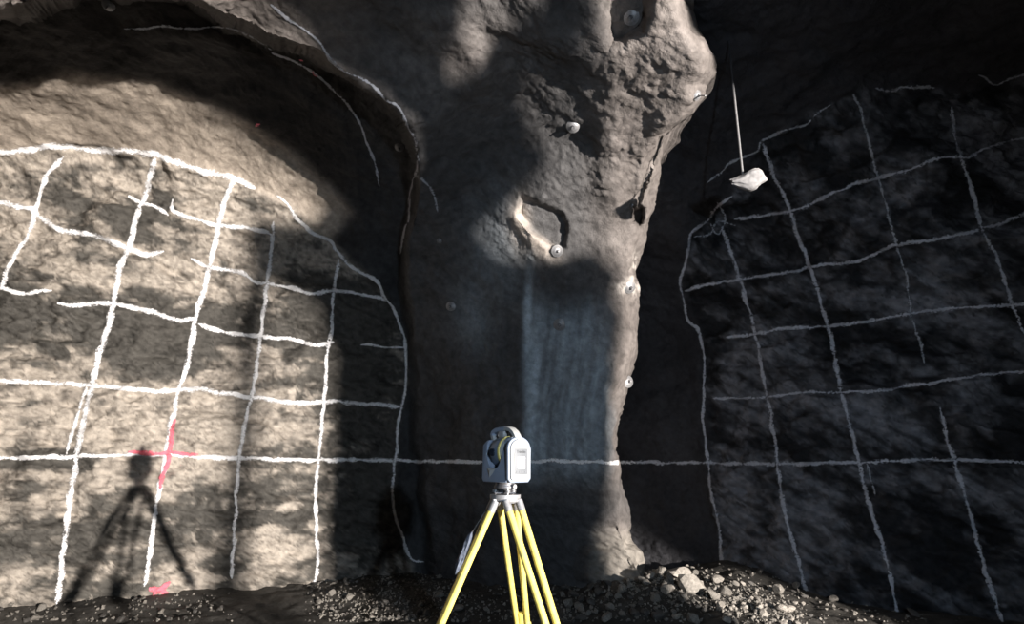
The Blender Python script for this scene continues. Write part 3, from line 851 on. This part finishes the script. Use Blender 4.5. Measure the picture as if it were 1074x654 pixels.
bm = bmesh.new(); add_tube(bm, (-.016, -.068, zc - .002), (-.016, -.084, zc - .002), .020, .018, 24); finish(bm, 'lens', M_GLASS, drum, True)
bm = bmesh.new(); add_tube(bm, (-.034, -.060, zc - .012), (-.034, -.071, zc - .012), .008, .008, 16); finish(bm, 'camera_lens', M_STEEL, drum, True)
# carrying handle bridging the two arms
def bar(bm, pts, wx, wy):
    """swept rounded bar through points in the x-z plane"""
    ring = []
    for i, p in enumerate(pts):
        a = Vector(pts[max(0, i - 1)]); b = Vector(pts[min(len(pts) - 1, i + 1)]); t = (b - a).normalized(); n = Vector((-t.y, t.x))
        ring.append([bm.verts.new((p[0] + n.x * u * wx, v * wy, p[1] + n.y * u * wx)) for u, v in ((-1, -.7), (-.7, -1), (.7, -1), (1, -.7), (1, .7), (.7, 1), (-.7, 1), (-1, .7))])
    for i in range(len(ring) - 1):
        for k in range(8): bm.faces.new((ring[i][k], ring[i][(k + 1) % 8], ring[i + 1][(k + 1) % 8], ring[i + 1][k]))
    bm.faces.new(ring[0]); bm.faces.new(ring[-1])
bm = bmesh.new()
bar(bm, [(.096, ZT - .020), (.088, ZT + .004), (.074, ZT + .022), (.052, ZT + .037), (.030, ZT + .042), (.010, ZT + .042)], .0115, .023)
hd_ob = finish(bm, 'handle', M_WHITE, ins, True)
bm = bmesh.new()
bar(bm, [(.012, ZT + .042), (-.030, ZT + .041), (-.062, ZT + .037), (-.082, ZT + .028), (-.090, ZT + .012)], .012, .024)
finish(bm, 'handle_grip', M_CASE, hd_ob, True)
bm = bmesh.new()
bar(bm, [(-.090, ZT + .014), (-.082, ZT - .004), (-.076, ZT - .022)], .011, .022)
finish(bm, 'handle_post', M_WHITE, hd_ob, True)
bm = bmesh.new()
add_box(bm, (-.015, 0, ZT + .016), (.050, .040, .040), None, .008, 3)
finish(bm, 'top_camera', M_WHITE, ins, True)

# ------------------------------------------------------------------ rock bolts
def rock_bolt(px, py, r, label, dome=True, rod=.0, tilt=(0, 0), m=None, toward=None, group=None):
    loc, n = hit(px, py); r *= 1.5
    nn = (n + (EYEV - loc).normalized() * .8).normalized() if toward is None else Vector(toward).normalized()
    root = empty('rock_bolt', loc + nn * .012)
    root.rotation_euler = nn.to_track_quat('Z', 'Y').to_euler()
    tag(root, label, 'rock bolt', group)
    bm = bmesh.new()
    pr = [(-.05, r * .98), (0, r), (.004, r), (.010, r * .82), (.022, r * .62), (.030, r * .34), (.030, .0)]
    vs = []
    for z, rr in pr[:-1]:
        vs.append([bm.verts.new((rr * math.cos(2 * math.pi * k / 28), rr * math.sin(2 * math.pi * k / 28), z)) for k in range(28)])
    for i in range(len(vs) - 1):
        for k in range(28): bm.faces.new((vs[i][k], vs[i][(k + 1) % 28], vs[i + 1][(k + 1) % 28], vs[i + 1][k]))
    bm.faces.new(vs[0]); bm.faces.new(vs[-1])
    finish(bm, 'bearing_plate', m or M_STEEL, root, True)
    bm = bmesh.new()
    add_tube(bm, (0, 0, .028), (0, 0, .050), r * .30, r * .27, 6)
    finish(bm, 'nut', M_DARKSTEEL if not rod else M_STEEL, root)
    bm = bmesh.new()
    add_tube(bm, (0, 0, .046), (0, 0, .075 + rod), r * .16, r * .15, 10)
    finish(bm, 'bolt_end', M_STEEL, root, True)
    return root
rock_bolt(662, 17, .052, 'domed steel rock bolt plate in the recess at the top of the pillar')
rock_bolt(601, 132, .052, 'domed steel rock bolt plate on the rough sprayed concrete high on the pillar')
rock_bolt(584, 263, .055, 'steel rock bolt plate at the lower corner of the broken pit in the pillar')
rock_bolt(587, 340, .060, 'round steel rock bolt plate at the head of the blue-grey lime runs')
rock_bolt(660, 301, .060, 'lime crusted rock bolt plate halfway down the bright edge of the pillar')
rock_bolt(658, 400, .060, 'lowest steel rock bolt plate, on the bright edge of the pillar')
rock_bolt(473, 321, .050, 'small steel rock bolt plate on the dark left flank of the pillar')
rock_bolt(419, 154, .045, 'steel rock bolt plate beside the painted line at the left heading mouth')
rock_bolt(730, 100, .034, 'bent rock bolt end sticking out of the right edge of the pillar nose', rod=.06)
rock_bolt(461, 252, .026, 'small bolt stub high on the dark left flank of the pillar', rod=.03)
rock_bolt(114, 5, .040, 'bright bolt end hanging from the roof at the top left', rod=.08, toward=(.3, -.5, -.8))
rock_bolt(664, 214, .018, 'tiny bolt head at the top of the small square hole', rod=.02)

# lime blobs round the crusted bolt
loc, n = hit(662, 285)
# long bolt hanging from the roof of the right heading with a lump of concrete on it
Yb = 5.0
p0 = at(769, 88, Yb); p1 = at(779, 183, Yb)
lb = empty('hanging_bolt', p1); tag(lb, 'long thin steel bolt hanging from the roof with a concrete lump on its end', 'rock bolt')
bm = bmesh.new()
dv = (p0 - p1)
add_tube(bm, (0, 0, 0), dv * 1.0, .0105, .0105, 10)
for k in range(60):
    c = dv * (k / 60); add_tube(bm, c, c + dv.normalized() * .005, .0122, .0122, 10)
finish(bm, 'bolt_shaft', M_STEEL, lb, True)
def rock_mesh(name, seed, sub=3, sx=1, sy=1, sz=1, cuts=9, fine=.05, m=None):
    r = random.Random(seed)
    bm = bmesh.new(); bmesh.ops.create_icosphere(bm, subdivisions=sub, radius=1)
    planes = []
    for _ in range(cuts):
        v = Vector((r.gauss(0, 1), r.gauss(0, 1), r.gauss(0, 1))).normalized(); planes.append((v, r.uniform(.5, .85)))
    co = np.array([v.co for v in bm.verts])
    nz = fbm(co, 1.7, 3, .5, seed * 3.3) * fine * 2
    for v, z in zip(bm.verts, nz):
        c = v.co.copy()
        for pn, d in planes:
            k = c.dot(pn)
            if k > d: c -= pn * (k - d)
        c *= 1 + z
        v.co = Vector((c.x * sx, c.y * sy, c.z * sz))
    me = bpy.data.meshes.new(name); bm.to_mesh(me); bm.free()
    for f in me.polygons: f.use_smooth = True
    me.set_sharp_from_angle(angle=math.radians(22))
    if m: me.materials.append(m)
    return me
M_STONE = [mat('broken_stone', (.20, .185, .165), .8, 0, .5, 9, .6), mat('dark_stone', (.08, .075, .07), .7, 0, .5, 9, .6), mat('pale_stone', (.30, .275, .245), .85, 0, .4, 7, .7)]
M_CONC = mat('concrete_lump', (.28, .275, .28), .9, 0, .45, 14, .8)
me = rock_mesh('concrete_lump', 5, 4, .25, .13, .13, 8, .12, M_CONC)
# lump drawn out to a point at its left end
for v in me.vertices:
    t = (v.co.x + .25) / .5
    k = .25 + .75 * smooth01(np.array(t * 1.6)).item()
    v.co.z = v.co.z * k + .05 * t - .025 - .012 * (1 - k); v.co.y *= k
lump = bpy.data.objects.new('concrete_lump', me); COL.objects.link(lump); lump.parent = lb
lump.location = (.045, 0, -.05); lump['label'] = 'pale grey lump of sprayed concrete'
bm = bmesh.new()
add_tube(bm, (.0, -.02, -.10), (.015, -.02, -.155), .013, .012, 10); add_tube(bm, (.0, -.02, -.10), (.06, -.01, -.07), .013, .016, 10)
finish(bm, 'bolt_tip', M_CONC, lb, True)
# upper anchorage of the bolt: rod continues up into the roof
loc, nrm0, _, _ = SHELL.ray_cast(p0, dv.normalized())
if loc is not None:
    bm = bmesh.new(); add_tube(bm, dv * .99, (loc - p1) + dv.normalized() * .1, .0100, .0100, 10); finish(bm, 'rusty_shaft_end', M_DARKSTEEL, lb, True)

# ------------------------------------------------------------------ loose stones
protos = []
for i in range(9):
    me = rock_mesh('stone', 40 + i, 2, 1, random.Random(i).uniform(.6, .95), random.Random(i + 50).uniform(.45, .75), 10, .07, None)
    protos.append(me)
variants = {}
def stone_mesh(i, mi):
    if (i, mi) not in variants:
        me = protos[i].copy(); me.name = 'stone'; me.materials.append(M_STONE[mi]); variants[(i, mi)] = me
    return variants[(i, mi)]
first = {}
def put_stone(x, y, s, mi, label, group, rot=None, sink=.15):
    loc, n, _, _ = FLOORB.ray_cast(Vector((x, y, 3)), Vector((0, 0, -1)))
    if loc is None: return None
    key = (random.randrange(9), mi)
    if key in first: o = first[key].copy()
    else:
        o = bpy.data.objects.new('stone', stone_mesh(*key)); first[key] = o
    COL.objects.link(o)
    o.scale = (s, s, s); o.location = (x, y, loc.z + s * (.55 - sink))
    o.rotation_euler = rot or (random.uniform(-.5, .5), random.uniform(-.5, .5), random.uniform(0, 6.28))
    tag(o, label, 'stone', group)
    return o
def floor_pt(px, py):
    d = Vector(ray(px, py)).normalized()
    loc, n, _, dist = FLOORB.ray_cast(EYEV, d)
    l2, _ = hit(px, py)
    if loc is None: return None
    if l2 is not None and (l2 - EYEV).length < dist - .15: return None
    return loc
placed = []
def free(p, s):
    for q_, r_ in placed:
        if (p.x - q_.x) ** 2 + (p.y - q_.y) ** 2 < ((s + r_) * .72) ** 2: return False
    return True
# a few big ones that stand out
for px, py, s, mi, lab in ((712, 607, .17, 2, 'large pale slab of rock leaning at the foot of the pillar'),
                           (727, 621, .20, 2, 'largest pale flat stone in front of the leaning slab right of the pillar'),
                           (700, 622, .10, 2, 'pale angular stone left of the flat slab on the rubble'),
                           (748, 628, .10, 0, 'grey angular stone just right of the largest pale stone')):
    p = floor_pt(px, py)
    if p:
        o = put_stone(p.x, p.y, s, mi, lab, None, None, .1); placed.append((p, s))
def scatter(n, region, smin, smax, mis, label, group, tries=4000):
    k = 0
    for _ in range(tries):
        if k >= n: break
        px, py = region()
        p = floor_pt(px, py)
        if p is None: continue
        s = smin + (smax - smin) * random.random() ** 2.2
        if not free(p, s): continue
        if put_stone(p.x, p.y, s, random.choice(mis), label, group): placed.append((p, s)); k += 1
def reg_right():
    t = random.random(); return 640 + 190 * t + random.gauss(0, 14), 588 + 62 * t + random.gauss(0, 12)
def reg_front(): return random.uniform(590, 720), random.uniform(588, 652)
def reg_left(): return random.uniform(330, 470), random.uniform(600, 652)
def reg_edge(): return random.uniform(0, 240), random.uniform(622, 652)
def reg_far(): return random.uniform(760, 1000), random.uniform(590, 652)
def reg_mid(): return random.uniform(460, 600), random.uniform(590, 652)
scatter(105, reg_right, .028, .10, [0, 2, 2], 'angular pale stone in the lit rubble right of the pillar foot', 'stones in the lit rubble')
scatter(55, reg_front, .03, .10, [0, 1], 'dark broken stone in the heap in front of the pillar foot', 'stones in front of the pillar')
scatter(55, reg_left, .025, .07, [0, 1, 0], 'small broken stone on the floor left of the tripod', 'stones left of the tripod')
scatter(24, reg_edge, .025, .06, [1, 0], 'small dark stone along the foot of the left rock face', 'stones under the left face')
scatter(24, reg_far, .03, .10, [1, 0], 'dark stone on the shaded floor under the right rock face', 'stones under the right face')
scatter(24, reg_mid, .03, .07, [1, 0], 'small dark stone on the floor behind the tripod legs', 'stones behind the tripod')

# uncountable fine rubble between them
tet = [Vector((1, 0, -.5)), Vector((-.6, .8, -.4)), Vector((-.5, -.8, -.5)), Vector((.1, .1, .7)), Vector((.6, .7, .2))]
for reg, num, lab in ((reg_right, 1500, 'pale rock chips between the stones of the lit rubble right of the pillar foot'),
                      (reg_front, 700, 'dark rock chips in the heap in front of the pillar foot'),
                      (reg_left, 1000, 'rock chips glinting on the floor left of the tripod'),
                      (reg_edge, 260, 'sparse rock chips along the foot of the left rock face'),
                      (reg_far, 500, 'dark rock chips on the shaded floor under the right rock face'),
                      (reg_mid, 500, 'dark rock chips on the floor behind the tripod legs')):
    bm = bmesh.new()
    for _ in range(num):
        px, py = reg(); p = floor_pt(px + random.gauss(0, 8), py)
        if p is None: continue
        s = .008 + .020 * random.random() ** 2
        R_ = Quaternion((random.gauss(0, 1), random.gauss(0, 1), random.gauss(0, 1), random.gauss(0, 1))).normalized().to_matrix()
        vs = [bm.verts.new(p + Vector((0, 0, s * .3)) + R_ @ (t * s * random.uniform(.7, 1.2))) for t in tet]
        for f in ((0, 1, 4), (1, 3, 4), (0, 4, 3), (0, 3, 2), (1, 2, 3), (0, 2, 1)): bm.faces.new([vs[i] for i in f])
    gr = finish(bm, 'gravel', M_STONE[0]); tag(gr, lab, 'gravel', None, 'stuff')

# ------------------------------------------------------------------ light
LAMP = Vector((9.2, -5.2, EYE + .14))
def spot(name, loc, target, energy, color, angle, blend=.2, radius=.1):
    d = bpy.data.lights.new(name, 'SPOT'); d.energy = energy; d.color = color; d.spot_size = math.radians(angle); d.spot_blend = blend; d.shadow_soft_size = radius
    o = bpy.data.objects.new(name, d); COL.objects.link(o); o.location = loc
    o.rotation_euler = (Vector(target) - Vector(loc)).to_track_quat('-Z', 'Y').to_euler()
    return o
spot('work_lamp', LAMP, (-1.5, 7.5, EYE + 1.2), 29500, (1.0, .92, .84), 75, .15, .09)
spot('cap_lamp', (1.15, -.9, EYE + .55), (.9, 7, EYE + .2), 450, (.64, .81, 1.0), 105, .8, .05)

w = bpy.data.worlds.new('world'); SC.world = w; w.use_nodes = True
w.node_tree.nodes['Background'].inputs[0].default_value = (.5, .55, .65, 1); w.node_tree.nodes['Background'].inputs[1].default_value = .004
# unseen slabs added behind the camera on the right to block the work lamp;
# their outlines are shaped for the shadows they throw on the headings.
def light_blocker(polys, dist, thick, name):
    """polys: outlines given as (bearing, height angle) seen from the lamp, standing `dist` metres from it"""
    mid = math.radians(-36)
    fw = Vector((math.sin(mid), math.cos(mid), 0)); sd_ = Vector((fw.y, -fw.x, 0))
    bm = bmesh.new()
    for poly in polys:
        P_ = []
        n = len(poly)
        for i in range(n):                                   # subdivide and roughen the outline
            a = np.array(poly[i], float); b = np.array(poly[(i + 1) % n], float)
            for k in range(6): P_.append(a + (b - a) * k / 6)
        P_ = np.array(P_)
        nz = fbm(np.hstack([P_, np.zeros((len(P_), 1))]), .9, 3) * .30
        nz2 = fbm(np.hstack([P_, np.ones((len(P_), 1)) * 7]), .9, 3) * .30
        A, B = [], []
        for (az, el), d1, d2 in zip(P_, nz, nz2):
            a_ = math.radians(az + d1) - mid; e_ = math.radians(el + d2)
            x = math.tan(a_) * dist; z = math.tan(e_) * dist / math.cos(a_)
            z = max(z, -LAMP.z - .1)
            pt = LAMP + fw * dist + sd_ * x + Vector((0, 0, z))
            A.append(bm.verts.new(pt)); B.append(bm.verts.new(pt + fw * thick * 0 - (pt - LAMP).normalized() * thick))
        m = len(A)
        bm.faces.new(A); bm.faces.new(B[::-1])
        for i in range(m): bm.faces.new((A[i], A[(i + 1) % m], B[(i + 1) % m], B[i]))
    bm.normal_update()
    bmesh.ops.triangulate(bm, faces=[f for f in bm.faces if len(f.verts) > 4])
    ob = finish(bm, name, M_STONE[1]); ob['kind'] = 'structure'
    return ob
BLOCK_A = [(-41.3, -40), (-41.3, 3), (-42.6, 5.6), (-45.6, 7.0), (-46.4, 8.4), (-45.8, 9.4), (-43.4, 9.9), (-43.2, 10.6), (-45.3, 11.5), (-47.1, 12.1), (-49.1, 12.1),
            (-50.3, 12.6), (-53.3, 13.0), (-56.0, 12.9), (-66, 12.6), (-66, 15.5), (-50.3, 15.2), (-47.4, 16.0), (-46.4, 15.3), (-45.7, 14.3), (-44.8, 13.6), (-44.2, 13.7),
            (-44.5, 14.7), (-44.9, 16.0), (-43.4, 16.0), (-42.3, 15.1), (-41.4, 14.5), (-39.9, 13.8), (-38.1, 12.7), (-38.3, 9.6),
            (-36.8, 8.3), (-35.3, 8.2), (-34.0, 9.0), (-32.2, 8.0), (-31.4, 5.5), (-31.4, 2), (-31.5, -3), (-31.5, -6), (-31.6, -40)]
BLOCK_POST = [(-45.4, -40), (-45.5, 2), (-45.9, 8), (-44.6, 8), (-44.3, 2), (-44.2, -40)]
BLOCK_B = [(-22.8, -50), (-22.8, -9.5), (-24.2, -7.8), (-26.4, -5), (-27.6, 3), (-28.3, 9.5), (-29.2, 12.5), (-30, 14.2), (-33, 15.4), (-38, 16.4), (-41.5, 18.0), (-47, 18.5), (-58, 16.5), (-64, 20), (-64, 60), (16, 60), (16, -50)]
lift_ = lambda p, d=1.45: [(a, e + d) for a, e in p]
light_blocker([lift_(BLOCK_A)], 5.5, .45, 'blocker_near')
light_blocker([lift_(BLOCK_POST)], 5.0, .25, 'blocker_post_1')
light_blocker([lift_(BLOCK_B)], 5.2, .4, 'blocker_front')

SC.view_settings.view_transform = 'Standard'; SC.view_settings.look = 'None'
SC.view_settings.gamma = 1.0; SC.view_settings.use_curve_mapping = False
SC.view_settings.exposure = 0.0
